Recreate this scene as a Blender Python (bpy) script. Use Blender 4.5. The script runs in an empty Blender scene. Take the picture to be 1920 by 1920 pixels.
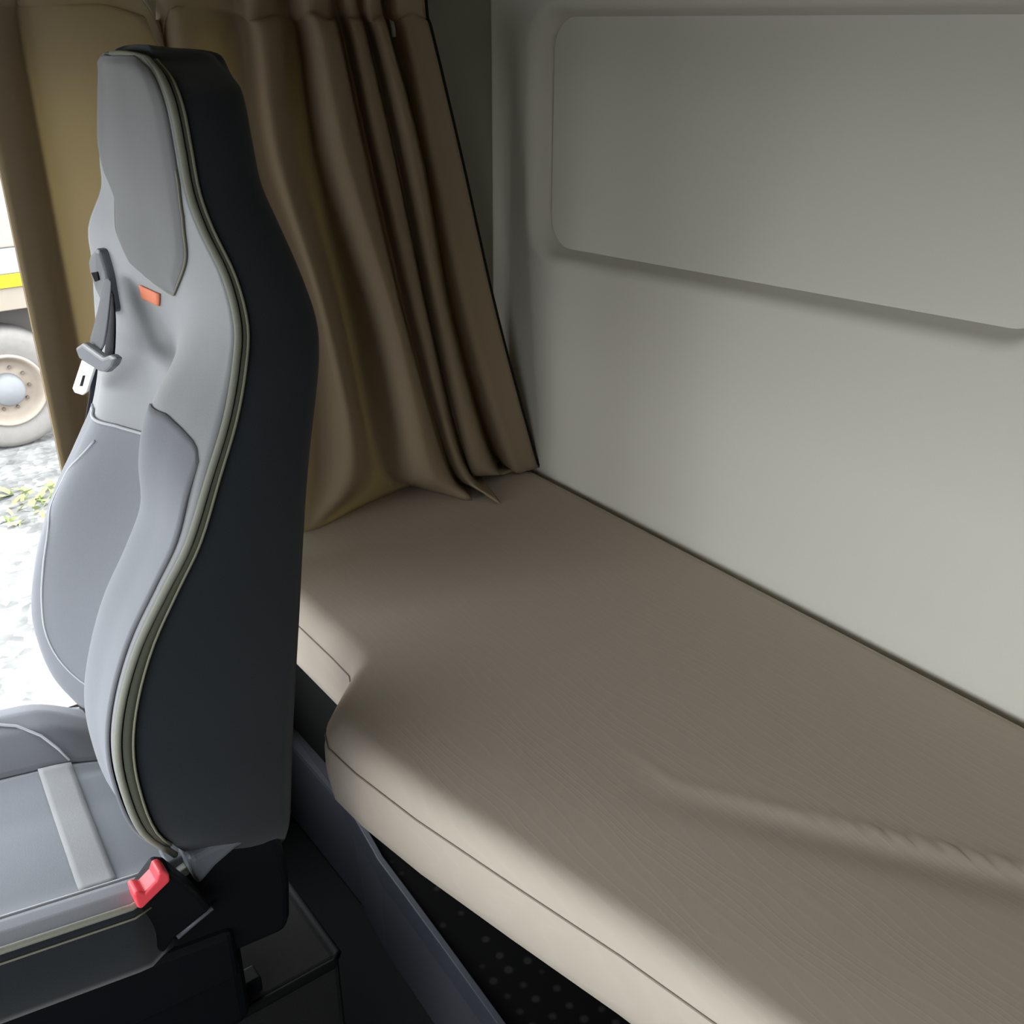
import bpy, math, random
from mathutils import Vector, Matrix
random.seed(4)
scn = bpy.context.scene
COL = scn.collection

# ------------------------------------------------------------------ camera frame
# world: X towards the rear of the cab, Y across the cab towards the passenger side, Z up; metres
F = 1920.0
CAM = Vector((0.0, 0.0, 1.68))
_p = math.atan(920 / F)
_up = Vector((0, -math.cos(_p), -math.sin(_p)))
_yd = Vector((-1587.0, -920.0, F)).normalized()
_xd = _yd.cross(_up)
ROT = Matrix((_xd, _yd, _up))
def ray(x, y): return ROT @ Vector((x - 960.0, y - 960.0, F))
def at_x(x, y, v): d = ray(x, y); return CAM + d * ((v - CAM.x) / d.x)
def at_y(x, y, v): d = ray(x, y); return CAM + d * ((v - CAM.y) / d.y)
def at_z(x, y, v): d = ray(x, y); return CAM + d * ((v - CAM.z) / d.z)

# ------------------------------------------------------------------ materials
def nt(name):
    m = bpy.data.materials.new(name); m.use_nodes = True
    n = m.node_tree; b = n.nodes['Principled BSDF']
    return m, n, b
def plain(name, col, rough=.6, metal=0, spec=.4):
    m, n, b = nt(name)
    b.inputs['Base Color'].default_value = (*col, 1); b.inputs['Roughness'].default_value = rough
    b.inputs['Metallic'].default_value = metal; b.inputs['Specular IOR Level'].default_value = spec
    return m
def grainy(name, col, rough=.85, scale=300, bump=.15, var=.08, spec=.2, sheen=0, dist=.001):
    m, n, b = nt(name); N, L = n.nodes, n.links
    tc = N.new('ShaderNodeTexCoord')
    no = N.new('ShaderNodeTexNoise'); no.inputs['Scale'].default_value = scale; no.inputs['Detail'].default_value = 4
    L.new(tc.outputs['Object'], no.inputs['Vector'])
    mx = N.new('ShaderNodeMix'); mx.data_type = 'RGBA'
    mx.inputs['A'].default_value = (*[c * (1 - var) for c in col], 1); mx.inputs['B'].default_value = (*[c * (1 + var) for c in col], 1)
    L.new(no.outputs['Fac'], mx.inputs['Factor']); L.new(mx.outputs['Result'], b.inputs['Base Color'])
    bp = N.new('ShaderNodeBump'); bp.inputs['Strength'].default_value = bump; bp.inputs['Distance'].default_value = dist
    L.new(no.outputs['Fac'], bp.inputs['Height']); L.new(bp.outputs['Normal'], b.inputs['Normal'])
    b.inputs['Roughness'].default_value = rough; b.inputs['Specular IOR Level'].default_value = spec
    if sheen:
        b.inputs['Sheen Weight'].default_value = sheen; b.inputs['Sheen Roughness'].default_value = .5
    return m

M = {}
M['wall'] = grainy('beige_wall_lining', (.585, .562, .495), .75, 500, .12, .03, .25)
M['ceil'] = grainy('ceiling_lining', (.36, .34, .27), .85, 400, .1, .03)
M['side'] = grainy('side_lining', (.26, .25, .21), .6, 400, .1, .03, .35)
M['floor'] = grainy('dark_floor_mat', (.006, .0075, .008), .75, 220, .25, .25, .18)
M['seatbox'] = grainy('seat_box_carpet', (.012, .0125, .0115), .8, 160, .4, .3, .2)
M['dash'] = plain('dark_dash', (.03, .03, .033), .6)
M['dark'] = grainy('charcoal_seat_fabric', (.0175, .0205, .0245), .92, 700, .3, .2, .12, .12)
M['light'] = grainy('light_grey_seat_fabric', (.30, .305, .315), .92, 800, .25, .06, .12, .1)
M['mid'] = grainy('mid_grey_seat_fabric', (.205, .212, .232), .92, 800, .25, .07, .12, .1)
M['head'] = grainy('headrest_grey_fabric', (.175, .176, .178), .92, 800, .25, .06, .12, .1)
M['cush'] = grainy('cushion_grey_fabric', (.22, .232, .256), .92, 800, .25, .07, .12, .1)
M['piping'] = grainy('olive_grey_piping', (.23, .235, .195), .8, 900, .3, .15)
M['stitch'] = plain('olive_stitch_thread', (.19, .19, .14), .8)
M['seam'] = plain('grey_seam', (.42, .43, .45), .8)
M['black'] = grainy('black_moulded_plastic', (.004, .0048, .0066), .55, 400, .1, .15, .18)
M['slate'] = grainy('slate_highlight', (.11, .12, .14), .5, 300, .1, .1, .4)  # paler grey imitating light caught on the black hinge cover
M['greyp'] = plain('grey_plastic', (.13, .14, .16), .45)
M['strap'] = grainy('belt_webbing', (.10, .105, .115), .7, 500, .3, .1)
M['strapd'] = grainy('dark_shaded_webbing', (.016, .018, .026), .7, 500, .3, .1)  # webbing darkened to paint the shadow side of the belt loop
M['steel'] = plain('latch_steel', (.83, .84, .80), .35, .25, .6)
M['red'] = plain('red_button_plastic', (.78, .07, .09), .4)
M['orange'] = plain('orange_label', (.72, .21, .11), .8)
M['hook'] = plain('pale_hook_plastic', (.6, .6, .55), .5)
M['tray'] = grainy('tray_grey_plastic', (.034, .039, .05), .55, 250, .15, .15, .4)
M['hump'] = grainy('dark_grey_side_trim', (.045, .047, .058), .75, 250, .15, .15, .15)
M['band'] = grainy('olive_band_fabric', (.075, .078, .058), .9, 700, .3, .15, .1)
M['edge'] = plain('painted_edge_shadow', (.012, .010, .008), .9, 0, .1)  # near-black colour for the shadow between curtain and back wall
M['guide'] = plain('dark_grey_plastic', (.085, .09, .105), .5)
M['lining'] = plain('curtain_lining', (.16, .12, .08), .9, 0, .1)
M['gap'] = plain('black_rubber', (.005, .005, .005), .9, 0, .08)

def mattress_mat():
    m, n, b = nt('mattress_fabric'); N, L = n.nodes, n.links
    tc = N.new('ShaderNodeTexCoord')
    mp = N.new('ShaderNodeMapping'); mp.inputs['Scale'].default_value = (1, .22, 1); L.new(tc.outputs['Object'], mp.inputs['Vector'])
    no = N.new('ShaderNodeTexNoise'); no.inputs['Scale'].default_value = 9; no.inputs['Detail'].default_value = 2
    L.new(mp.outputs['Vector'], no.inputs['Vector'])
    wv = N.new('ShaderNodeTexWave'); wv.inputs['Scale'].default_value = 22; wv.inputs['Distortion'].default_value = 14
    wv.inputs['Detail'].default_value = 2; wv.inputs['Detail Scale'].default_value = .8
    L.new(mp.outputs['Vector'], wv.inputs['Vector'])
    fi = N.new('ShaderNodeTexNoise'); fi.inputs['Scale'].default_value = 700; L.new(tc.outputs['Object'], fi.inputs['Vector'])
    pw = N.new('ShaderNodeMath'); pw.operation = 'POWER'; L.new(wv.outputs['Fac'], pw.inputs[0]); pw.inputs[1].default_value = 5
    mx = N.new('ShaderNodeMix'); mx.data_type = 'RGBA'
    mx.inputs['A'].default_value = (.48, .418, .348, 1); mx.inputs['B'].default_value = (.491, .43, .36, 1)
    L.new(pw.outputs[0], mx.inputs['Factor']); L.new(mx.outputs['Result'], b.inputs['Base Color'])
    ad = N.new('ShaderNodeMath'); ad.operation = 'MULTIPLY_ADD'; L.new(fi.outputs['Fac'], ad.inputs[0]); ad.inputs[1].default_value = .5
    L.new(pw.outputs[0], ad.inputs[2])
    bp = N.new('ShaderNodeBump'); bp.inputs['Strength'].default_value = .1; bp.inputs['Distance'].default_value = .0005
    L.new(ad.outputs[0], bp.inputs['Height']); L.new(bp.outputs['Normal'], b.inputs['Normal'])
    b.inputs['Roughness'].default_value = .8; b.inputs['Specular IOR Level'].default_value = .25
    return m
M['mattress'] = mattress_mat()

def curtain_mat():
    m, n, b = nt('olive_brown_curtain_cloth'); N, L = n.nodes, n.links
    out = N['Material Output']
    tc = N.new('ShaderNodeTexCoord'); no = N.new('ShaderNodeTexNoise'); no.inputs['Scale'].default_value = 500
    L.new(tc.outputs['Object'], no.inputs['Vector'])
    bp = N.new('ShaderNodeBump'); bp.inputs['Strength'].default_value = .2; bp.inputs['Distance'].default_value = .001
    L.new(no.outputs['Fac'], bp.inputs['Height']); L.new(bp.outputs['Normal'], b.inputs['Normal'])
    b.inputs['Base Color'].default_value = (.39, .305, .212, 1); b.inputs['Roughness'].default_value = .8
    b.inputs['Specular IOR Level'].default_value = .2
    tr = N.new('ShaderNodeBsdfTranslucent'); tr.inputs['Color'].default_value = (.56, .49, .27, 1)
    ms = N.new('ShaderNodeMixShader'); ms.inputs[0].default_value = .36
    L.new(b.outputs['BSDF'], ms.inputs[1]); L.new(tr.outputs[0], ms.inputs[2]); L.new(ms.outputs[0], out.inputs['Surface'])
    return m
M['curtain'] = curtain_mat()

def gravel_mat():
    m, n, b = nt('pale_gravel'); N, L = n.nodes, n.links
    tc = N.new('ShaderNodeTexCoord')
    vo = N.new('ShaderNodeTexVoronoi'); vo.inputs['Scale'].default_value = 20; L.new(tc.outputs['Object'], vo.inputs['Vector'])
    no = N.new('ShaderNodeTexNoise'); no.inputs['Scale'].default_value = 5; no.inputs['Detail'].default_value = 6; L.new(tc.outputs['Object'], no.inputs['Vector'])
    rp = N.new('ShaderNodeValToRGB'); L.new(vo.outputs['Color'], rp.inputs['Fac'])
    rp.color_ramp.elements[0].color = (.095, .095, .095, 1); rp.color_ramp.elements[1].color = (.225, .225, .217, 1)
    r2 = N.new('ShaderNodeValToRGB'); L.new(no.outputs['Fac'], r2.inputs['Fac'])
    r2.color_ramp.elements[0].position = .35; r2.color_ramp.elements[0].color = (.6, .6, .6, 1); r2.color_ramp.elements[1].position = .6
    mx = N.new('ShaderNodeMix'); mx.data_type = 'RGBA'; mx.blend_type = 'MULTIPLY'; mx.inputs['Factor'].default_value = 1
    L.new(rp.outputs['Color'], mx.inputs['A']); L.new(r2.outputs['Color'], mx.inputs['B'])
    L.new(mx.outputs['Result'], b.inputs['Base Color']); b.inputs['Roughness'].default_value = .95
    bp = N.new('ShaderNodeBump'); bp.inputs['Strength'].default_value = .6; bp.inputs['Distance'].default_value = .02
    L.new(vo.outputs['Distance'], bp.inputs['Height']); L.new(bp.outputs['Normal'], b.inputs['Normal'])
    return m
M['gravel'] = gravel_mat()

def dots_mat():
    m, n, b = nt('black_studded_mat'); N, L = n.nodes, n.links
    tc = N.new('ShaderNodeTexCoord')
    vo = N.new('ShaderNodeTexVoronoi'); vo.inputs['Scale'].default_value = 27; vo.inputs['Randomness'].default_value = .18
    L.new(tc.outputs['Object'], vo.inputs['Vector'])
    rp = N.new('ShaderNodeValToRGB'); L.new(vo.outputs['Distance'], rp.inputs['Fac'])
    rp.color_ramp.elements[0].position = .22; rp.color_ramp.elements[0].color = (.018, .018, .016, 1)
    rp.color_ramp.elements[1].position = .30; rp.color_ramp.elements[1].color = (.002, .002, .0018, 1)
    L.new(rp.outputs['Color'], b.inputs['Base Color']); b.inputs['Roughness'].default_value = .8; b.inputs['Specular IOR Level'].default_value = .1
    return m
M['dots'] = dots_mat()
M['cream'] = grainy('cream_trailer_panel', (.23, .205, .165), .6, 3, .05, .05)
M['lilac'] = grainy('pale_trailer_panel', (.2, .2, .235), .6, 3, .05, .05)
M['yellow'] = plain('yellow_stripe', (.30, .245, .0), .5)
M['rail'] = grainy('pale_side_rail', (.19, .165, .135), .7, 4, .05, .1)
M['chassis'] = plain('dusty_chassis', (.06, .055, .05), .8)
M['tyre'] = grainy('dusty_tyre', (.135, .128, .12), .9, 20, .2, .12)
M['rim'] = grainy('dusty_rim', (.20, .17, .14), .7, 12, .1, .15)
M['hub'] = grainy('grey_hub', (.135, .14, .145), .6, 15, .1, .1)
M['hole'] = plain('rim_hole_dark', (.10, .08, .065), .9)
M['leaf'] = grainy('weed_green', (.20, .24, .09), .8, 12, .1, .3)

# ------------------------------------------------------------------ mesh helpers
BASE = {}
def thing(name, label, cat, loc, group=None):
    o = bpy.data.objects.new(name, None); COL.objects.link(o); o.location = loc; o.empty_display_size = .1
    o['label'] = label; o['category'] = cat
    if group: o['group'] = group
    BASE[o] = Vector(loc); return o
def tag(o, label, cat, group=None, kind=None):
    if label: o['label'] = label
    if cat: o['category'] = cat
    if group: o['group'] = group
    if kind: o['kind'] = kind
    return o
def obj(name, verts, faces, mat, parent=None, smooth=True, sub=0, solid=0, bevel=0, seg=3, solid_off=0, label=None, kind=None):
    vs = [Vector(v) for v in verts]
    if parent is not None: base = BASE[parent]
    else:
        xs = [v.x for v in vs]; ys = [v.y for v in vs]
        base = Vector(((min(xs) + max(xs)) / 2, (min(ys) + max(ys)) / 2, min(v.z for v in vs)))
    me = bpy.data.meshes.new(name); me.from_pydata([tuple(v - base) for v in vs], [], faces); me.update()
    import bmesh
    bm = bmesh.new(); bm.from_mesh(me); bmesh.ops.recalc_face_normals(bm, faces=bm.faces); bm.to_mesh(me); bm.free()
    for p in me.polygons: p.use_smooth = smooth
    o = bpy.data.objects.new(name, me); COL.objects.link(o)
    me.materials.append(M[mat] if isinstance(mat, str) else mat)
    BASE[o] = base
    if parent is not None: o.parent = parent
    else: o.location = base
    if solid:
        s = o.modifiers.new('solid', 'SOLIDIFY'); s.thickness = solid; s.offset = solid_off
    if bevel:
        b = o.modifiers.new('bevel', 'BEVEL'); b.width = bevel; b.segments = seg; b.limit_method = 'ANGLE'; b.angle_limit = math.radians(35)
    if sub:
        s = o.modifiers.new('sub', 'SUBSURF'); s.levels = sub; s.render_levels = sub
    if label: o['label'] = label
    if kind: o['kind'] = kind
    return o
def grid(fn, nu, nv):
    """verts and faces of a sheet fn(i/nu, j/nv)"""
    V = [fn(i / nu, j / nv) for i in range(nu + 1) for j in range(nv + 1)]
    Fc = [(i * (nv + 1) + j, (i + 1) * (nv + 1) + j, (i + 1) * (nv + 1) + j + 1, i * (nv + 1) + j + 1) for i in range(nu) for j in range(nv)]
    return V, Fc
def box(x0, x1, y0, y1, z0, z1):
    V = [(x, y, z) for x in (x0, x1) for y in (y0, y1) for z in (z0, z1)]
    return V, [(0, 1, 3, 2), (4, 6, 7, 5), (0, 4, 5, 1), (2, 3, 7, 6), (0, 2, 6, 4), (1, 5, 7, 3)]
def join(*parts):
    V, Fc = [], []
    for v, f in parts:
        n = len(V); V += list(v); Fc += [tuple(i + n for i in q) for q in f]
    return V, Fc
def prism(pts, off):
    """extrude a closed outline of 3-D points by a vector"""
    off = Vector(off); n = len(pts)
    V = [Vector(p) for p in pts] + [Vector(p) + off for p in pts]
    Fc = [tuple(range(n)), tuple(range(2 * n - 1, n - 1, -1))] + [(i, (i + 1) % n, n + (i + 1) % n, n + i) for i in range(n)]
    return V, Fc
def tube(path, r, n=8, closed=False):
    path = [Vector(p) for p in path]; V, Fc = [], []; m = len(path); a = None
    for i, p in enumerate(path):
        if closed: t = path[(i + 1) % m] - path[i - 1]
        else: t = path[min(i + 1, m - 1)] - path[max(i - 1, 0)]
        t.normalize()
        if a is None: a = t.orthogonal().normalized()
        a = (a - t * a.dot(t)).normalized(); b = t.cross(a)
        rr = r(i / (m - 1)) if callable(r) else r
        V += [p + (a * math.cos(2 * math.pi * k / n) + b * math.sin(2 * math.pi * k / n)) * rr for k in range(n)]
    for i in range(m if closed else m - 1):
        j = (i + 1) % m
        Fc += [(i * n + k, i * n + (k + 1) % n, j * n + (k + 1) % n, j * n + k) for k in range(n)]
    if not closed: Fc += [tuple(range(n)), tuple(range((m - 1) * n, m * n))]
    return V, Fc
def cat(P, t):
    """Catmull-Rom through equally spaced values or vectors, t in 0..len-1"""
    n = len(P); i = min(max(int(math.floor(t)), 0), n - 2); f = t - i
    p1, p2 = P[i], P[i + 1]
    p0 = P[i - 1] if i > 0 else p1 * 2 - p2
    p3 = P[i + 2] if i + 2 < n else p2 * 2 - p1
    return ((p1 * 2) + (p2 - p0) * f + (p0 * 2 - p1 * 5 + p2 * 4 - p3) * (f * f) + (p1 * 3 - p0 - p2 * 3 + p3) * (f ** 3)) * .5
def lerp(xs, ys, x):
    if x <= xs[0]: return ys[0]
    for i in range(len(xs) - 1):
        if x <= xs[i + 1]:
            return ys[i] + (ys[i + 1] - ys[i]) * (x - xs[i]) / (xs[i + 1] - xs[i])
    return ys[-1]
def sm(x): x = min(max(x, 0), 1); return x * x * (3 - 2 * x)
def structure(o): o['kind'] = 'structure'; return o
def lathe(prof, c, n=48):
    """prof: (r, depth) pairs turned about a Y-directed axis through c"""
    V, Fc = [], []
    for r, d in prof:
        V += [(c[0] + r * math.cos(2 * math.pi * k / n), c[1] + d, c[2] + r * math.sin(2 * math.pi * k / n)) for k in range(n)]
    for i in range(len(prof) - 1):
        Fc += [(i * n + k, i * n + (k + 1) % n, (i + 1) * n + (k + 1) % n, (i + 1) * n + k) for k in range(n)]
    return V, Fc

# ------------------------------------------------------------------ the cab shell
XB, YS, ZC, YD, XF = 1.32, 1.82, 2.05, -.62, -1.35
def recess(y, z):
    zb = 1.262 + (1.12 - y) * .045; zt = 1.712; yl = 1.70; yr = .60; r = .085
    cy, cz = (yl + yr) / 2, (zb + zt) / 2
    qx = abs(y - cy) - (yl - yr) / 2 + r; qz = abs(z - cz) - (zt - zb) / 2 + r
    return math.hypot(max(qx, 0), max(qz, 0)) + min(max(qx, qz), 0) - r       # signed distance, negative inside
ys_ = [YD + (0.5 - YD) * i / 10 for i in range(10)] + [.5 + (YS - .5) * i / 330 for i in range(331)]
zs_ = [0.0, .4, .7, .9, 1.1] + [1.18 + .14 * i / 70 for i in range(71)] + [1.33 + .33 * i / 30 for i in range(31)] + [1.665 + .08 * i / 40 for i in range(41)] + [1.85, ZC]
def wallx(y, z):
    t = (.003 - recess(y, z)) / .016
    return XB + .046 * (0 if t <= 0 else 1 if t >= 1 else (t * t / .4 if t < .2 else (t - .1) / .9))
V = []
for y in ys_:
    for z in zs_:
        w = sm((z - 1.1) / .1) * sm((1.45 - z) / .1); zz = z + (1.12 - y) * .045 * w
        V.append((wallx(y, zz), y, zz))
nz = len(zs_)
Fc = [(i * nz + j, (i + 1) * nz + j, (i + 1) * nz + j + 1, i * nz + j + 1) for i in range(len(ys_) - 1) for j in range(nz - 1)]
structure(obj('wall_back', V, Fc, 'wall', solid=.03, solid_off=-1 if False else 0))
structure(obj('floor', *box(XF, 1.4, YD, YS, -.06, 0), 'floor', smooth=False))
structure(obj('ceiling', *box(XF, 1.42, YD - .05, YS + .05, ZC, ZC + .05), 'ceil', smooth=False))
structure(obj('wall_right', *join(box(.60, 1.40, YS, YS + .05, -.06, ZC), box(XF, .60, YS, YS + .05, 1.66, ZC), box(-.75, .60, YS, YS + .05, -.06, .48), box(XF, -.75, YS, YS + .05, -.06, 1.66)), 'side', smooth=False))  # low unseen sill across the doorway added to keep light off the floor
structure(obj('wall_left', *join(box(-.60, 1.40, YD - .05, YD, -.06, ZC), box(XF, -.60, YD - .05, YD, 1.50, ZC), box(XF, -.60, YD - .05, YD, -.06, .80)), 'side', smooth=False))
structure(obj('wall_front', *join(box(XF - .05, XF, YD, YS, -.06, .88), box(XF - .05, XF, YD, YS, 1.60, ZC)), 'dash', smooth=False))

# ------------------------------------------------------------------ bunk
BX = [(-.62, .64), (.10, .64), (.38, .618), (.58, .583), (.74, .548), (.90, .515), (1.03, .496), (1.10, .492), (1.128, .502), (1.16, .535), (1.19, .567), (1.212, .590), (1.24, .602), (1.30, .604), (1.45, .604), (1.74, .604)]
_bp = []
for i in range(len(BX) - 1):
    k = 14 if BX[i + 1][0] < .5 else 8
    k = 4 if BX[i][0] > 1.09 and BX[i][0] < 1.25 else k
    for q in range(k): t = q / k; _bp.append((BX[i][0] + (BX[i + 1][0] - BX[i][0]) * t, BX[i][1] + (BX[i + 1][1] - BX[i][1]) * t))
_bp.append(BX[-1])
ZT, ZB, XR = .782, .636, 1.294
def fold(x, y):
    """shallow ridge of the slack cover, running along the bunk near its driver end"""
    yc = y; xc = .80 + (.72 - yc) * .62 if yc < .72 else .80
    d = x - xc; a = sm((.86 - yc) / .45)
    return a * (.0038 * math.exp(-(d / .0065) ** 2) - .0045 * math.exp(-((d + .034) / .030) ** 2))
def mat_ring(y, xf):
    """profile of the mattress from its bottom front, over the top, to the bottom rear"""
    P = [(xf + .03, ZB), (xf + .012, ZB + .002), (xf + .003, ZB + .010), (xf, ZB + .028), (xf - .004, .69), (xf - .003, .725), (xf + .0015, .745)]
    for k in range(1, 7):
        a = math.pi / 2 * k / 6; P.append((xf + .0015 + .034 * (1 - math.cos(a)), .745 + .034 * math.sin(a)))
    n = 110
    x0 = P[-1][0]
    for k in range(1, n + 1):
        x = x0 + (XR - .02 - x0) * k / n
        P.append((x, .779 + .004 * math.sin(math.pi * k / n) + fold(x, y)))
    P += [(XR - .006, ZT - .008), (XR, ZT - .024), (XR, ZB + .02), (XR - .02, ZB)]
    return P
rings = []
for i, (y, xf) in enumerate(_bp):
    rings.append([Vector((x, y, z)) for x, z in mat_ring(y, xf)])
def endring(ring, y, sc):
    cx, cz = .95, .71
    return [Vector((cx + (p.x - cx) * (1 - sc * .02), y, cz + (p.z - cz) * (1 - sc * .15))) for p in ring]
rings = [endring(rings[0], -.635, 1.2)] + rings + [endring(rings[-1], 1.775, .6), endring(rings[-1], 1.785, 1.6)]
n = len(rings[0]); V = [p for r in rings for p in r]
Fc = [(i * n + k, (i + 1) * n + k, (i + 1) * n + (k + 1) % n, i * n + (k + 1) % n) for i in range(len(rings) - 1) for k in range(n)]
Fc += [tuple(range(n)), tuple(range((len(rings) - 1) * n, len(rings) * n))]
bunk = thing('bunk_mattress', 'long beige fabric mattress on the sleeper bunk along the back wall', 'mattress', (.95, .5, ZB))
cover = obj('mattress_cover', V, Fc, 'mattress', bunk)
seam_path = []
for y, xf in _bp:
    seam_path.append(Vector((xf + .0005, y, .742)))
def normal_out(path, i):
    t = path[min(i + 1, len(path) - 1)] - path[max(i - 1, 0)]; return Vector((-abs(t.y), (1 if t.x > 0 else -1) * abs(t.x) if t.y > 0 else 0, 0)).normalized()
M['mseam'] = plain('mattress_seam_thread', (.27, .235, .19), .9)
obj('mattress_seam', *tube([p + Vector((-.0008, 0, 0)) for p in seam_path], .0013, 6), 'mseam', cover)

# base of the bunk and the tray under it
base = thing('storage_locker', 'black locker with a grey-lipped studded tray under the beige mattress', 'locker', (.95, .5, 0))
obj('bunk_board', *box(.66, XR, YD + .01, 1.78, .598, .635), 'gap', base, smooth=False, bevel=.004)
obj('storage_front', *join(box(.93, XR, YD + .01, 1.36, .002, .598), box(.72, XR, 1.36, 1.80, .25, .598)), 'gap', base, smooth=False, bevel=.004)
tray = base
lp = [at_z(560, 1380, .262)] + [at_z(x, y, .25) for x, y in ((640, 1492), (696, 1590), (708, 1612), (760, 1682), (840, 1792), (930, 1917))]
lp[0].y = min(lp[0].y, 1.80)
lp.append(lp[-1] + (lp[-1] - lp[-2]) * 6)
lipv = []
TH = .012
prof = lambda p, dz: [Vector((p.x, p.y, .25 - dz)), Vector((p.x, p.y, .25)), Vector((p.x + TH, p.y, .252)), Vector((p.x + TH, p.y, .25 - dz))]
for p in lp[1:]: lipv += prof(p, .055)
k = len(lp) - 1
lf = [(i * 4 + a, (i + 1) * 4 + a, (i + 1) * 4 + (a + 1) % 4, i * 4 + (a + 1) % 4) for i in range(k - 1) for a in range(4)] + [(0, 1, 2, 3), tuple(range(4 * k - 4, 4 * k))]
obj('tray_lip', lipv, lf, 'tray', tray, smooth=False, bevel=.002)
pv, pf = [], []
for p in lp: pv += [Vector((p.x + .008, p.y, .002)), Vector((p.x + .008, p.y, .236))]
pf = [(2 * i, 2 * i + 2, 2 * i + 3, 2 * i + 1) for i in range(len(lp) - 1)]
obj('tray_front', pv, pf, 'hump', tray, smooth=False, solid=.008)
mv = []
for p in lp[1:]: mv += [Vector((p.x + TH, p.y, .232)), Vector((.93, p.y, .232))]
mf = [(2 * i, 2 * i + 2, 2 * i + 3, 2 * i + 1) for i in range(len(lp) - 2)]
obj('studded_mat', mv, mf, 'dots', tray, smooth=False, solid=.006)
hump = obj('trim_1', *prism([(.69, 1.37, .002), (.70, 1.37, .235), (.92, 1.37, .24), (.92, 1.37, .002)], (0, .44, 0)), 'hump', smooth=False, bevel=.015)
structure(hump)

# ------------------------------------------------------------------ seat: backrest
SEAT = thing('passenger_seat', 'grey and charcoal high-backed passenger seat in front of the curtain', 'seat', (.15, 1.2, .42))
LV = [(330, 1602, 535, 1560, .99), (270, 1560, 545, 1530, .97), (235, 1480, 549, 1440, .96), (222, 1400, 553, 1340, .96), (232, 1310, 558, 1240, .96), (262, 1210, 563, 1140, .96), (310, 1110, 568, 1020, .96), (355, 1020, 573, 920, .96), (392, 900, 580, 820, .965), (425, 790, 588, 740, .975), (443, 690, 594, 660, .985), (447, 610, 588, 590, 1.0), (425, 520, 556, 500, 1.015), (382, 430, 516, 410, 1.03), (357, 360, 485, 340, 1.04), (342, 280, 468, 260, 1.045), (326, 200, 452, 178, 1.055), (305, 146, 436, 148, 1.085), (278, 112, 405, 115, 1.145)]
FAR = [(192, 120), (188, 200), (187, 300), (190, 360), (183, 400), (175, 440), (176, 520), (184, 640), (188, 740), (150, 840), (125, 890), (100, 950), (75, 1050), (68, 1120), (80, 1190), (110, 1250), (140, 1290), (165, 1310), (240, 1330)]
CREST = [0, .002, .004, .004, .004, .003, .001, -.008, -.034, -.046, -.020, -.010, -.006, -.004, -.003, -.003, -.004, -.004, -.003]
CHAN = [.04, .07, .095, .11, .118, .118, .105, .078, .045, .018, .004, .000, -.003, -.004, -.004, -.005, -.006, -.006, -.004]
near, farp, rear = [], [], []
for i, (fx, fy, rx, ry, yn) in enumerate(LV):
    a = at_y(fx, fy, yn); b = at_y(rx, ry, yn + .03); yf = 2.4 - yn
    pts = sorted(((p.z, p.x) for p in (at_y(x, y, yf - .03) for x, y in FAR)))
    xf = lerp([p[0] for p in pts], [p[1] for p in pts], a.z)
    if i < 9: xf += .013
    if 9 <= i <= 11: xf += .012
    if i > 11: xf += .014 * min(1, (i - 11) / 2)
    near.append(a); farp.append(Vector((xf, yf, a.z))); rear.append(b)
def sect(s):
    """front section at level s: seven points from the near piping to the far piping"""
    a = cat(near, s); f = cat(farp, s); cr = cat(CREST, s); ch = cat(CHAN, s)
    w = f.y - a.y
    def P(u, d): return a.lerp(f, u) + Vector((d, 0, 0))
    b = .19 + .09 * sm((9 - s) / 2.5)
    fc = -.008 * sm((10 - s) / 2)
    return [a, P(b * .45, cr * .72), P(b, cr), P(.36 + (b - .19) * .6, ch * .75), P(.5, ch), P(.64, ch * .75), P(.81, fc), P(.915, fc * .7), f]
def front(s, u, off=0):
    P = sect(s); p = cat(P, u * 8)
    return p + Vector((-off, 0, 0))
NS = 72
def shell_ring(s):
    a = cat(near, s); f = cat(farp, s); r = cat(rear, s); P = sect(s)
    xr = r.x; zr = r.z
    R = [Vector((a.x + .004, a.y + .001, a.z))]
    for t, o in ((.12, -.004), (.35, -.009), (.6, -.009), (.82, -.003), (.95, .010)):
        R.append(Vector((a.x + (xr - a.x) * t, a.y + o, a.z + (zr - a.z) * t)))
    R.append(Vector((xr, a.y + .030, zr)))
    for t in (.2, .5, .8): R.append(Vector((xr + .018 * math.sin(math.pi * t), a.y + (f.y - a.y) * t, zr)))
    R.append(Vector((xr, f.y - .030, zr)))
    for t, o in ((.95, .010), (.82, -.003), (.6, -.009), (.35, -.009), (.12, -.004)):
        R.append(Vector((f.x + (xr - f.x) * t, f.y - o, a.z + (zr - a.z) * t)))
    R.append(Vector((f.x + .004, f.y - .001, f.z)))
    for k in range(7, 0, -1): R.append(P[k] + Vector((.008, 0, 0)))
    return R
def shrink(R, kx, ky, dz, cx=.41, cy=1.2):
    return [Vector((cx + (p.x - cx) * kx, cy + (p.y - cy) * ky, p.z + dz)) for p in R]
rings = [shell_ring(18 * i / NS) for i in range(NS + 1)]
T = rings[-1]; B = rings[0]
rings += [shrink(T, .97, .92, .006), shrink(T, .86, .76, .010), shrink(T, .55, .5, .013), shrink(T, .2, .2, .0135)]
rings = [shrink(B, .3, .3, -.028, .31), shrink(B, .7, .75, -.022, .31), shrink(B, .93, .95, -.010, .31)] + rings
n = len(rings[0]); V = [p for r in rings for p in r]
Fc = [(i * n + k, (i + 1) * n + k, (i + 1) * n + (k + 1) % n, i * n + (k + 1) % n) for i in range(len(rings) - 1) for k in range(n)]
Fc += [tuple(range(n)), tuple(range((len(rings) - 1) * n, len(rings) * n))]
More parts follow.
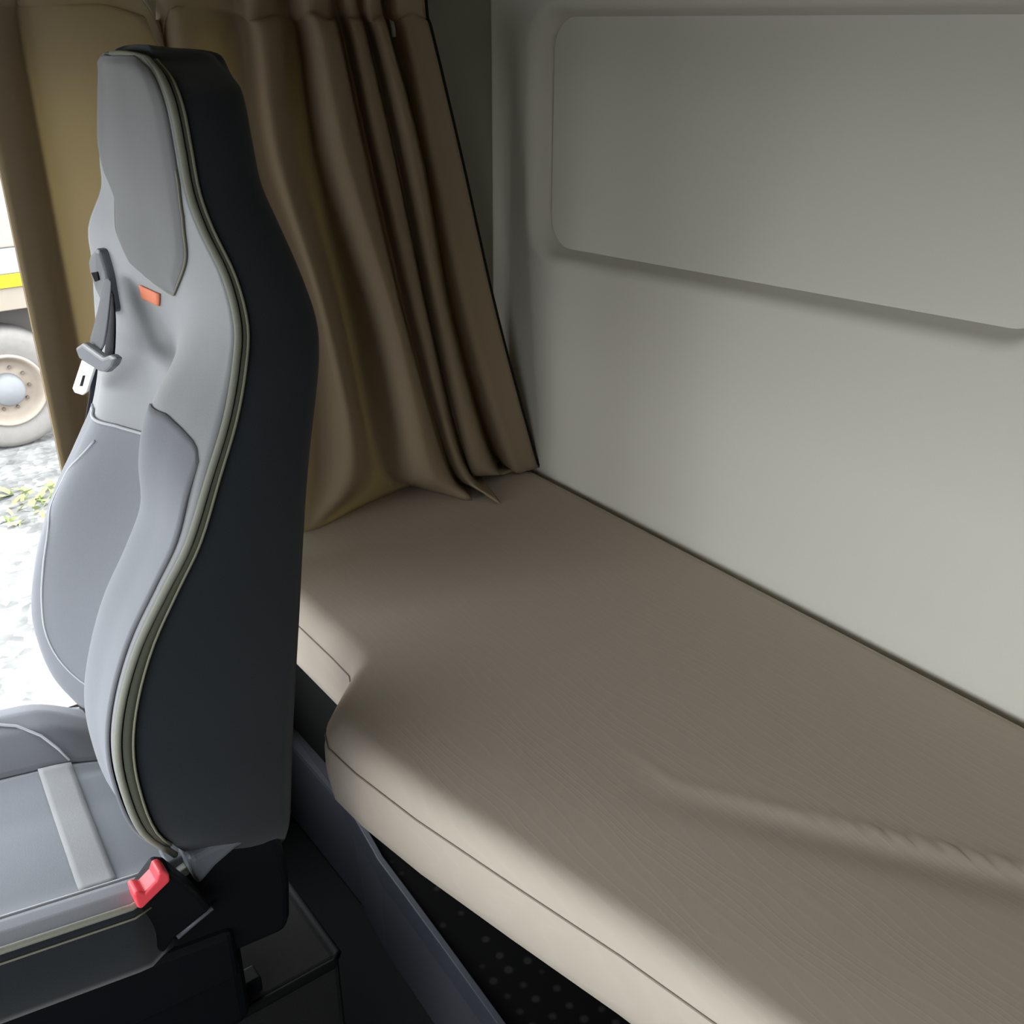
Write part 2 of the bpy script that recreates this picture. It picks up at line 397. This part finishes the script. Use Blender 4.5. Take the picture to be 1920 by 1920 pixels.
BACK = obj('backrest', V, Fc, 'dark', SEAT, sub=1, label='charcoal backrest shell with plain dark side')
# covers in front
def full_cover(a, b): return front(.1 + 18.1 * a, .006 + .988 * b, .0025)
obj('front_cover', *grid(full_cover, 90, 48), 'light', BACK, solid=.006, label='light grey front cover')
NT = ([.03, .05, .10, .16, .25, .36], [8.3, 8.6, 8.85, 9.05, 9.1, 8.6])
FT = ([.42, .52, .60, .71, .80, .97], [6.6, 6.75, 6.95, 7.2, 7.25, 7.2])
def bolster(u0, u1, T, x0=.3):
    def fn(a, b):
        u = u0 + (u1 - u0) * b; t = lerp(*T, u); e = min(1 - a, b if u0 > .1 else 1, 1 - b if u0 < .1 else 1, .1) / .1
        return front(x0 + (t - x0) * a, u, .0062 + .003 * sm(e))
    return fn
obj('side_bolster', *grid(bolster(.03, .36, NT), 60, 22), 'mid', BACK, solid=.004, label='mid grey bolster pad')
fb_ = obj('side_bolster', *grid(bolster(.42, .97, FT), 60, 26), 'mid', BACK, solid=.004, label='mid grey bolster pad')
obj('bolster_seam', *tube([front(lerp(*FT, .46 + .44 * i / 30), .46 + .44 * i / 30, .0095) for i in range(31)], .0022, 6), 'seam', BACK)
def far_hit(px, py):
    d = ray(px, py).normalized(); best = None
    for a in range(0, 76):
        for b in range(50, 97):
            w = front(a / 10, b / 100) - CAM; e = (w - d * w.dot(d)).length
            if best is None or e < best[0]: best = (e, a / 10, b / 100)
    return Vector((best[1], best[2], 0))
fs = [far_hit(*p) for p in ((196, 822), (160, 860), (130, 905), (108, 975), (97, 1050), (97, 1130), (115, 1205), (150, 1262), (200, 1292), (232, 1302))]
fs = [cat(fs, i / 5) for i in range(46)]
obj('bolster_seam', *tube([front(q.x, q.y, .0118) for q in fs], .0016, 6), 'seam', BACK)
# headrest pad
HS0, HS1 = 11.15, 18.15
def padl(s): return lerp([HS0, 11.3, 12.3, 13.25, 14.2, 17.5, HS1], [.365, .345, .21, .10, .030, .02, .10], s)
def padr(s): return lerp([HS0, 11.3, 11.6, 12.25, 13.0, 13.8, 14.6, 17.5, HS1], [.40, .50, .61, .69, .745, .87, .97, .98, .90], s)
def head_pad(a, b):
    s = HS0 + (HS1 - HS0) * a
    l = padl(s)
    r = padr(s)
    e = min(a, 1 - a, b, 1 - b)
    return front(s, l + (r - l) * b, .0062 + .005 * sm(e / .08))
obj('headrest_pad', *grid(head_pad, 60, 30), 'head', BACK, solid=.004, label='grey headrest pad, pointed at its foot')
def pad_edge():
    ss = [HS0 + (HS1 - HS0) * i / 60 for i in range(30)]
    return [front(q, padl(q), .0078) for q in ss][::-1] + [front(q, padr(q), .0078) for q in ss]
obj('headrest_seam', *tube(pad_edge(), .0013, 6), 'stitch', BACK)
# piping all round the front
pip = [front(s / 4, 0, .001) for s in range(0, 73)] + [front(18, u / 12, .001) + Vector((0, 0, .004 * math.sin(math.pi * u / 12))) for u in range(1, 12)] + [front(s / 4, 1, .001) for s in range(72, -1, -1)]
obj('piping', *tube(pip, .0042, 8), 'piping', BACK)
st = []
for s in range(2, 73):
    R = shell_ring(s / 4); p = R[0].lerp(R[1], 1.0) if False else R[0].lerp(R[2], .14); st.append(p + Vector((0, -.004, 0)))
bandv = []
for s in range(2, 73):
    R = shell_ring(s / 4); bandv += [R[0] + Vector((0, -.0025, 0)), R[0].lerp(R[2], .14) + Vector((0, -.0035, 0))]
obj('side_band', bandv, [(2 * i, 2 * i + 1, 2 * i + 3, 2 * i + 2) for i in range(len(bandv) // 2 - 1)], 'band', BACK, solid=.002, label='olive grey band behind the piping')
obj('side_stitching', *tube(st, .0016, 6), 'stitch', BACK)
# orange tag
o4 = [Vector(at_x(x, y, .356)) for x, y in ((275, 532), (311, 548), (310, 573), (278, 558))]
def su_hit(px, py):
    best = None
    d = ray(px, py).normalized()
    for i in range(0, 145):
        for j in range(0, 101):
            p = front(i / 8, j / 100, 0); w = p - CAM; e = (w - d * w.dot(d)).length
            if best is None or e < best[0]: best = (e, i / 8, j / 100)
    return best[1], best[2]
# (level, across) of the tag's corners on the upper cover
q = [su_hit(275, 532), su_hit(311, 548), su_hit(310, 573), su_hit(278, 558)]
def tagfn(a, b):
    s = (q[0][0] * (1 - b) + q[1][0] * b) * (1 - a) + (q[3][0] * (1 - b) + q[2][0] * b) * a
    u = (q[0][1] * (1 - b) + q[1][1] * b) * (1 - a) + (q[3][1] * (1 - b) + q[2][1] * b) * a
    return front(s, u, .0075)
obj('sewn_label', *grid(tagfn, 6, 6), 'orange', BACK, solid=.002, label='small orange sewn label')['label'] = 'small orange sewn label below the headrest pad'

# belt guide, webbing and tongue on the far shoulder
def plate(pts, x, th, name, mat, parent, bev=.004, **k):
    return obj(name, *prism([at_x(px, py, x) for px, py in pts], (th, 0, 0)), mat, parent, smooth=False, bevel=bev, **k)
def surf(pts, off):
    return [front(*su_hit(px, py), off) for px, py in pts]
gp = surf([(193, 472), (203, 465), (212, 463), (221, 500), (228, 540), (235, 582), (224, 583), (205, 545), (194, 510), (189, 490)], .017)
guide = obj('belt_guide', *prism(gp, (.04, .0, 0)), 'guide', SEAT, smooth=False, bevel=.005)
obj('belt_slot', *prism(surf([(200, 508), (212, 504), (216, 519), (206, 525)], .0195), (.010, 0, 0)), 'gap', guide, smooth=False)
def ribbon(L, R_):
    n = len(L); V = list(L) + list(R_)
    return V, [(i, i + 1, n + i + 1, n + i) for i in range(n - 1)]
web = obj('belt_webbing', *ribbon([at_x(x, y, X) for x, y, X in ((196, 515, .352), (187, 560, .338), (176, 610, .322), (158, 658, .306))],
                                 [at_x(x, y, X) for x, y, X in ((213, 518, .350), (209, 565, .334), (204, 620, .318), (195, 676, .304))]), 'strap', SEAT, solid=.0025, sub=1)
obj('belt_loop', *ribbon([at_x(x, y, X) for x, y, X in ((204, 530, .354), (203, 580, .344), (199, 630, .332), (190, 690, .320))],
                             [at_x(x, y, X) for x, y, X in ((215, 545, .352), (219, 600, .344), (218, 650, .335), (214, 702, .325))]), 'strapd', SEAT, solid=.0025, sub=1, label='hanging run of the belt, coloured dark as its shadow side')  # shade on the back of the loop is put into its colour
obj('belt_loop', *ribbon([at_y(x, y, 1.462) for x, y in ((175, 670), (168, 740), (158, 800), (150, 850), (140, 900))],
                             [at_y(x, y, 1.466) for x, y in ((215, 670), (208, 740), (198, 800), (190, 850), (180, 900))]), 'strapd', SEAT, solid=.0025, label='belt run down the outer side, coloured dark as its shadow side')
tg = plate([(140, 652), (152, 644), (163, 652), (190, 671), (203, 666), (213, 673), (207, 688), (195, 699), (183, 697), (148, 674)], .297, .012, 'latch_handle', 'greyp', SEAT, .004)
tongue = plate([(152, 676), (176, 689), (161, 735), (153, 741), (140, 737), (135, 728)], .301, .004, 'latch_tongue', 'steel', tg, .0015, label='bare steel tongue')
plate([(155, 704), (159, 704), (154, 724), (149, 724)], .3003, .002, 'tongue_slot', 'gap', tongue, .0003)

# ------------------------------------------------------------------ seat: cushion
def zrake(x): return .765 - .17 * (x - .10)
CY = [.945, .955, .99, 1.035, 1.08, 1.12, 1.20, 1.28, 1.325, 1.35, 1.385, 1.42, 1.445, 1.455]
def cz(x, y):
    h = lerp([.945, .965, .985, 1.0, 1.015, 1.04, 1.20, 1.27, 1.30, 1.32, 1.35, 1.385, 1.42, 1.455],
             [.016, .022, .018, .006, -.004, -.010, -.022, -.019, -.017, -.002, .018, .027, .018, -.02], y)
    if y > 1.27:
        k = sm((x - .16) / .14); h = h * (1 - k) + (-.034) * k
    return zrake(x) + h
X0, X1 = -.42, .32
YJ, YK = 1.012, 1.30
def csheet(y0, y1, off=0, x0=X0, x1=X1):
    def fn(a, b):
        x = x0 + (x1 - x0) * a; y = y0 + (y1 - y0) * b
        return Vector((x, y, cz(x, y) + off))
    return fn
CUSH = obj('cushion', *grid(csheet(YJ, YK), 50, 30), 'cush', SEAT, solid=.05, solid_off=-1)
obj('cushion_bolster', *grid(csheet(.945, YJ, .002, X0, .205), 50, 20), 'mid', CUSH, solid=.03, solid_off=-1)
obj('cushion_bolster', *grid(csheet(YK, 1.455, .002), 50, 24), 'mid', CUSH, solid=.03, solid_off=-1)
def stripe(a, b):
    y = YJ + .004 + (YK - YJ - .006) * b; x = .125 + .021 * b + .043 * a
    return Vector((x, y, cz(x, y) + .003))
obj('cushion_stripe', *grid(stripe, 6, 24), 'light', CUSH, solid=.002, label='pale grey stripe across the cushion')
def line(pts, off): return [Vector((x, y, cz(x, y) + off)) for x, y in pts]
obj('cushion_seam', *tube(line([(X0 + (.20 - X0) * i / 40, YJ) for i in range(41)], .003), .0026, 6), 'seam', CUSH)
obj('cushion_seam', *tube(line([(.189, 1.302), (.180, 1.318), (.165, 1.338), (.14, 1.36), (.10, 1.378), (.03, 1.39), (-.10, 1.395), (-.3, 1.395)], .0035), .0022, 6), 'seam', CUSH)
pp = line([(X0 + (.165 - X0) * i / 40, .945) for i in range(41)], .001)
pp += line([(.185, .95), (.198, .965), (.205, .99)], .003)
obj('cushion_piping', *tube(pp, .004, 8), 'piping', CUSH)
obj('cushion_stitching', *tube([p + Vector((0, -.006, -.012)) for p in pp[:42]], .0014, 6), 'stitch', CUSH)
def skirt(a, b):
    x = X0 + (.205 - X0) * a
    zt = cz(x, .945); zb = zrake(x) - .082
    r = sm((a - .94) / .06)
    return Vector((x, .943 - .008 * math.sin(math.pi * b) + .02 * r, zt + (zb - zt) * b))
obj('cushion_skirt', *grid(skirt, 40, 8), 'dark', SEAT, solid=.02, solid_off=-1, label='charcoal side of the cushion')
obj('seat_pan', *prism([(X0, .965, .60), (X0, .965, .755), (.28, .965, .64), (.28, .965, .555)], (0, .46, 0)), 'black', SEAT, smooth=False, bevel=.01)
# hinge cover, recliner, buckle
hc = [(352, 1604), (400, 1580), (455, 1563), (505, 1554), (522, 1556), (536, 1590), (548, 1650), (549, 1718), (541, 1748), (420, 1800), (330, 1840), (296, 1850), (325, 1720), (372, 1655)]
hinge = obj('hinge_cover', *prism([at_y(x, y, .975) for x, y in hc], (0, .09, 0)), 'black', SEAT, smooth=False, bevel=.014, seg=4)
obj('hinge_highlight', *prism([at_y(x, y, .968) for x, y in [(354, 1612), (400, 1588), (455, 1567), (500, 1560), (445, 1592), (406, 1626), (374, 1664), (362, 1645)]], (0, .05, 0)), 'slate', hinge, smooth=False, bevel=.008, label='slate grey piece painted as the highlight on top of the hinge cover')  # reflected light on the rounded top, put in as a lighter piece
obj('trim_highlight', *tube([at_y(x, y, .962) for x, y in ((332, 1757), (366, 1728), (398, 1702))], .0035, 6), 'slate', hinge)  # edge highlight of the trim, painted as a thin grey tube
obj('far_hinge', *prism([at_y(x, y, 1.40) for x, y in [(165, 1322), (185, 1318), (205, 1345), (224, 1368), (160, 1362)]], (0, .04, 0)), 'black', SEAT, smooth=False, bevel=.004)
obj('recliner_lever', *prism([at_y(x, y, .99) for x, y in [(334, 1637), (350, 1625), (358, 1628), (356, 1640), (346, 1646), (352, 1658), (342, 1655)]], (0, .02, 0)), 'hook', SEAT, smooth=False, bevel=.002, label='small pale metal bracket')
obj('rear_trim', *prism([at_y(x, y, 1.0) for x, y in [(311, 1620), (345, 1604), (358, 1610), (330, 1632), (318, 1636)]], (0, .03, 0)), 'greyp', SEAT, smooth=False, bevel=.003)
buck = obj('belt_buckle', *prism([at_y(x, y, .944) for x, y in [(256, 1694), (300, 1634), (322, 1636), (372, 1676), (398, 1706), (330, 1760), (308, 1792), (262, 1760)]], (0, .034, 0)), 'black', SEAT, smooth=False, bevel=.006)
obj('release_button', *prism([at_y(x, y, .938) for x, y in [(251, 1678), (261, 1672), (272, 1675), (293, 1653), (298, 1637), (310, 1633), (318, 1641), (320, 1653), (267, 1705), (259, 1704)]], (0, .026, 0)), 'red', buck, smooth=False, bevel=.004, label='red buckle release button')
# pedestal
SB = .42
obj('seat_pedestal', *join(box(-.36, .30, 1.0, 1.40, SB + .004, .60)), 'black', SEAT, smooth=False, bevel=.02)
for yy in (1.04, 1.34): obj('slide_rail', *box(-.40, .33, yy, yy + .03, SB + .002, SB + .03), 'black', SEAT, smooth=False, bevel=.004)
obj('rail_bracket', *prism([at_z(x, y, SB + .002) for x, y in [(325, 1835), (378, 1815), (398, 1862), (345, 1880)]], (0, 0, .035)), 'gap', SEAT, smooth=False, bevel=.004)

# seat box the seat stands on
e = [at_z(x, y, .42) for x, y in ((640, 1795), (430, 1907), (540, 1650))]
ex, ey = e[0].x, (e[0].y + e[1].y) / 2
sbx = obj('seat_box', *box(-.6, ex, ey, 1.815, .002, .418), 'seatbox', smooth=False, bevel=.012)
tag(sbx, 'low dark carpeted box under the passenger seat', 'seat base')
obj('edge_trim', *tube([(-.6, ey, .414), (ex - .012, ey, .414), (ex, ey + .012, .414), (ex, 1.5, .414), (ex, 1.81, .414)], .007, 8), 'floor', sbx)

# ------------------------------------------------------------------ curtain
# traces of folds: photo-measured run of each ridge and valley, depth, and where its hem lies on the bunk
ROWS = [-50, 24, 64, 300, 600, 870]
TR = [  # (X left part given as metres)
    ('m', .322, 1.635, 0), ('m', .345, 1.652, 0), ('m', .37, 1.675, 0), ('m', .40, 1.690, 0), ('m', .435, 1.668, 0), ('m', .47, 1.648, 0), ('m', .505, 1.640, 0), ('m', .54, 1.648, 0), ('m', .575, 1.672, 0), ('m', .605, 1.690, 0), ('m', .635, 1.650, 0),
    ('p', (428, 436, 447, 480, 572, 592), 1.715, (560, 1000)),
    ('p', (462, 470, 482, 516, 608, 655), 1.640, (600, 988)),
    ('p', (505, 508, 520, 546, 628, 685), 1.655, (690, 943)),
    ('p', (528, 538, 552, 586, 655, 712), 1.715, (765, 912)),
    ('p', (545, 555, 568, 606, 690, 745), 1.680, (775, 912)),
    ('p', (572, 582, 596, 645, 738, 800), 1.612, (830, 926)),
    ('p', (605, 615, 628, 678, 752, 830), 1.635, (884, 938)),
    ('p', (620, 630, 642, 694, 764, 840), 1.705, (862, 905)),
    ('p', (640, 650, 662, 712, 782, 855), 1.640, (905, 925)),
    ('p', (658, 668, 682, 736, 800, 868), 1.650, (938, 944)),
    ('p', (666, 676, 690, 744, 806, 876), 1.700, (898, 888)),
    ('p', (684, 694, 708, 764, 820, 884), 1.640, (912, 882)),
    ('p', (702, 712, 726, 786, 838, 918), 1.645, (978, 876)),
    ('p', (708, 718, 732, 795, 850, 930), 1.770, (985, 872)),
    ('p', (735, 745, 758, 808, 872, 955), 1.665, (995, 873)),
    ('p', (762, 770, 780, 836, 902, 980), 1.660, (1004, 873)),
    ('p', (792, 799, 808, 864, 932, 1006), 1.660, (1014, 872)),
]
cols = []
for k, t in enumerate(TR):
    c = []
    if t[0] == 'm':
        for r_, z in enumerate((1.755, 1.705, 1.675, 1.48, 1.15, .95, .80)):
            a = 1.0 if r_ > 1 else .5
            y = 1.66 + (t[2] - 1.66) * (1.0 if r_ >= 3 else (.5 if r_ == 1 else .9))
            x = t[1] + (.03 * (1 - r_ / 6) * math.sin(k * 1.1)) * (0 if k == 0 else 1)
            # the heading sags between two hooks
            zz = z
            if r_ < 2 and k in (7, 8, 9): zz = z - (.085, .055)[r_] * (.7, 1.3, .9)[k - 7]
            c.append(Vector((x, y, zz)))
    else:
        for r_, yy in enumerate(ROWS):
            amp = (1.1, (.55, .2, .7, .35)[k % 4], 1.05, 1.0, 1.0, .95)[r_]
            if r_ < 2: yy += (8, -10, 14, -4, 2)[k % 5]
            y = 1.675 + (t[2] - 1.675) * amp
            if r_ == 5: y -= .012
            p = at_y(t[1][r_], yy, y)
            c.append(p)
        hx, hy = t[3]
        h = at_z(hx, hy, .7835)
        if hy < 900: h.z += .0
        c.append(h)
    cols.append(c)
NR = 48; SUBC = 4
def cur(a, b):
    s = a * (len(cols) - 1)
    return cat([cat(c, b * 6) for c in cols], s)
CURT = thing('window_curtain', 'olive-brown gathered curtain hanging behind the seat onto the bunk', 'curtain', (.8, 1.67, .785))
nu = (len(cols) - 1) * SUBC
V = []; LEAK_STOP = []
for i in range(nu + 1):
    s = i / SUBC
    for j in range(NR + 1):
        p = cat([cat(c, 6 * j / NR) for c in cols], s)
        if p.x > .6: p.z = max(p.z, .7842)
        if p.y > 1.812: p.y = 1.812
        if p.x > 1.312: p.x = 1.312
        V.append(p)
    LEAK_STOP.append(V[-1] + Vector((0, min(.03, 1.812 - V[-1].y), .0015)))  # turned-under strip added to stop daylight leaking beneath the cloth
Fc = [(i * (NR + 1) + j, (i + 1) * (NR + 1) + j, (i + 1) * (NR + 1) + j + 1, i * (NR + 1) + j + 1) for i in range(nu) for j in range(NR)]
nv_ = len(V)
Fc += [(i * (NR + 1) + NR, (i + 1) * (NR + 1) + NR, nv_ + i + 1, nv_ + i) for i in range(nu)]
CL = obj('curtain_cloth', V + LEAK_STOP, Fc, 'curtain', CURT, solid=.0025, solid_off=0)
hem = [V[i * (NR + 1) + NR - 2] + Vector((-.001, -.0015, 0)) for i in range(11 * SUBC, nu + 1)]
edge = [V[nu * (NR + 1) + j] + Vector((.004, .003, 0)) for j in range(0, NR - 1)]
obj('curtain_edge_shadow', *tube(edge, .0045, 6), 'edge', CURT, label='dark strip painted as the shadow gap beside the curtain')  # tube painted near-black in place of the shadow gap along the cloth
lin = []
for j in range(NR + 1):
    for c in range(0, 7): lin.append(V[(c * 2) * (NR + 1) + j] + Vector((0, .006, 0)))
obj('edge_lining', lin, [(j * 7 + c, j * 7 + c + 1, (j + 1) * 7 + c + 1, (j + 1) * 7 + c) for j in range(NR) for c in range(6)], 'lining', CURT, solid=.001, label='turned-back opaque edge of the curtain')
hk = [(286, 45), (405, 12), (500, 5), (738, 55)]
for x, y in hk:
    p = at_y(x, y, 1.668 if x < 300 else 1.70)
    obj('curtain_hook', *tube([p + Vector((0, 0, -.012)), p, p + Vector((0, .004, .012)), p + Vector((0, .02, .03)), Vector((p.x, 1.70, 1.772))], .004, 6), 'hook', CURT)
rail = obj('curtain_rail', *box(.05, 1.25, 1.685, 1.715, 1.772, 1.795), 'greyp', smooth=False, bevel=.004)
tag(rail, 'grey ceiling track above the olive-brown curtain', 'curtain rail')

# ------------------------------------------------------------------ outside
G = -1.30
gr = obj('ground', [(-40, -40, G), (40, -40, G), (40, 40, G), (-40, 40, G)], [(0, 1, 2, 3)], 'gravel'); structure(gr)
TRK = thing('parked_trailer', 'pale dusty parked trailer with yellow stripe seen through the open doorway', 'trailer', (1.3, 8.3, G))
YT = 8.18
obj('side_panel', *box(-3, 3.2, YT + .02, YT + 2.4, .20, 2.4), 'cream', TRK, smooth=False, bevel=.02)
obj('lower_panel', *box(-3, 3.2, YT, YT + 2.4, .02, .20), 'lilac', TRK, smooth=False, bevel=.01)
obj('yellow_stripe', *box(-3, 3.2, YT - .012, YT + .1, -.075, .02), 'yellow', TRK, smooth=False, bevel=.004)
obj('side_rail', *box(-3, 3.2, YT + .01, YT + .12, -.245, -.075), 'rail', TRK, smooth=False, bevel=.01)
obj('chassis', *box(-3, 3.2, YT + .35, YT + 2.0, -.75, -.25), 'chassis', TRK, smooth=False)
wc = (1.36, YT + .02, -.84); R0 = .46
wh = obj('wheel_tyre', *lathe([(.27, .30), (R0 - .03, .30), (R0, .26), (R0, .04), (R0 - .015, .0), (R0 - .06, -.02), (R0 - .14, -.012), (.275, .0)], wc, 56), 'tyre', TRK)
obj('wheel_rim', *lathe([(.28, .01), (.275, -.02), (.262, -.025), (.245, .0), (.22, .05), (.19, .075), (.135, .07), (.12, .05)], wc, 56), 'rim', wh)
obj('wheel_hub', *lathe([(.125, .07), (.115, -.03), (.10, -.055), (.0, -.06)], wc, 40), 'hub', wh)
for k in range(10):
    a = 2 * math.pi * k / 10; c = (wc[0] + .165 * math.cos(a), wc[1] + .06, wc[2] + .165 * math.sin(a))
    obj('wheel_nut', *lathe([(.013, .02), (.013, -.012), (.0, -.014)], c, 8), 'hole', wh, smooth=False)
wv, wf = [], []
wp = at_z(72, 945, G)
for i in range(75):
    r = random.random() ** .6 * .5; a = random.random() * 6.283
    x = wp.x + r * math.cos(a) * .75; y = wp.y + r * math.sin(a) * .65; h = random.uniform(.02, .06); d = random.random() * 6.283
    w = random.uniform(.012, .03); dx, dy = math.cos(d) * w, math.sin(d) * w; lx, ly = random.uniform(-.08, .08), random.uniform(-.08, .08)
    k = len(wv)
    wv += [(x - dx, y - dy, G), (x + dx, y + dy, G), (x + lx * .6 + dx, y + ly * .6 + dy, G + h * .7), (x + lx, y + ly, G + h), (x + lx * .6 - dx, y + ly * .6 - dy, G + h * .7)]
    wf += [(k, k + 1, k + 2, k + 4), (k + 4, k + 2, k + 3)]
tag(obj('weeds', wv, wf, 'leaf', smooth=False), 'small patch of green weeds on the pale gravel outside', 'weeds', kind='stuff')

# ------------------------------------------------------------------ light
w = bpy.data.worlds.new('overcast_sky'); scn.world = w; w.use_nodes = True
bg = w.node_tree.nodes['Background']; bg.inputs['Color'].default_value = (.93, .97, 1.0, 1); bg.inputs['Strength'].default_value = 10.0
def portal(name, loc, rot, sx, sy):
    l = bpy.data.lights.new(name, 'AREA'); l.shape = 'RECTANGLE'; l.size = sx; l.size_y = sy; l.cycles.is_portal = True
    o = bpy.data.objects.new(name, l); COL.objects.link(o); o.location = loc; o.rotation_euler = rot; return o
P2 = math.pi / 2
portal('windscreen_daylight', (XF - .06, (YD + YS) / 2, 1.24), (0, -P2, 0), .74, YS - YD)
portal('passenger_door_daylight', (-.075, YS + .06, 1.07), (-P2, 0, 0), 1.35, 1.2)
portal('driver_window_daylight', (-.975, YD - .06, 1.15), (P2, 0, 0), .75, .7)

# ------------------------------------------------------------------ camera
cd = bpy.data.cameras.new('camera'); cam = bpy.data.objects.new('camera', cd); COL.objects.link(cam)
r_ = ROT @ Vector((1, 0, 0)); u_ = ROT @ Vector((0, -1, 0)); b_ = ROT @ Vector((0, 0, -1))
mw = Matrix(((r_.x, u_.x, b_.x), (r_.y, u_.y, b_.y), (r_.z, u_.z, b_.z))).to_4x4(); mw.translation = CAM
cam.matrix_world = mw
cd.sensor_width = 36; cd.lens = 36 * F / 1920; cd.clip_start = .02
scn.camera = cam
vs = scn.view_settings
scn.display_settings.display_device = 'sRGB'
vs.view_transform = 'Standard'; vs.look = 'None'; vs.gamma = 1; vs.use_curve_mapping = False; vs.exposure = 0.0
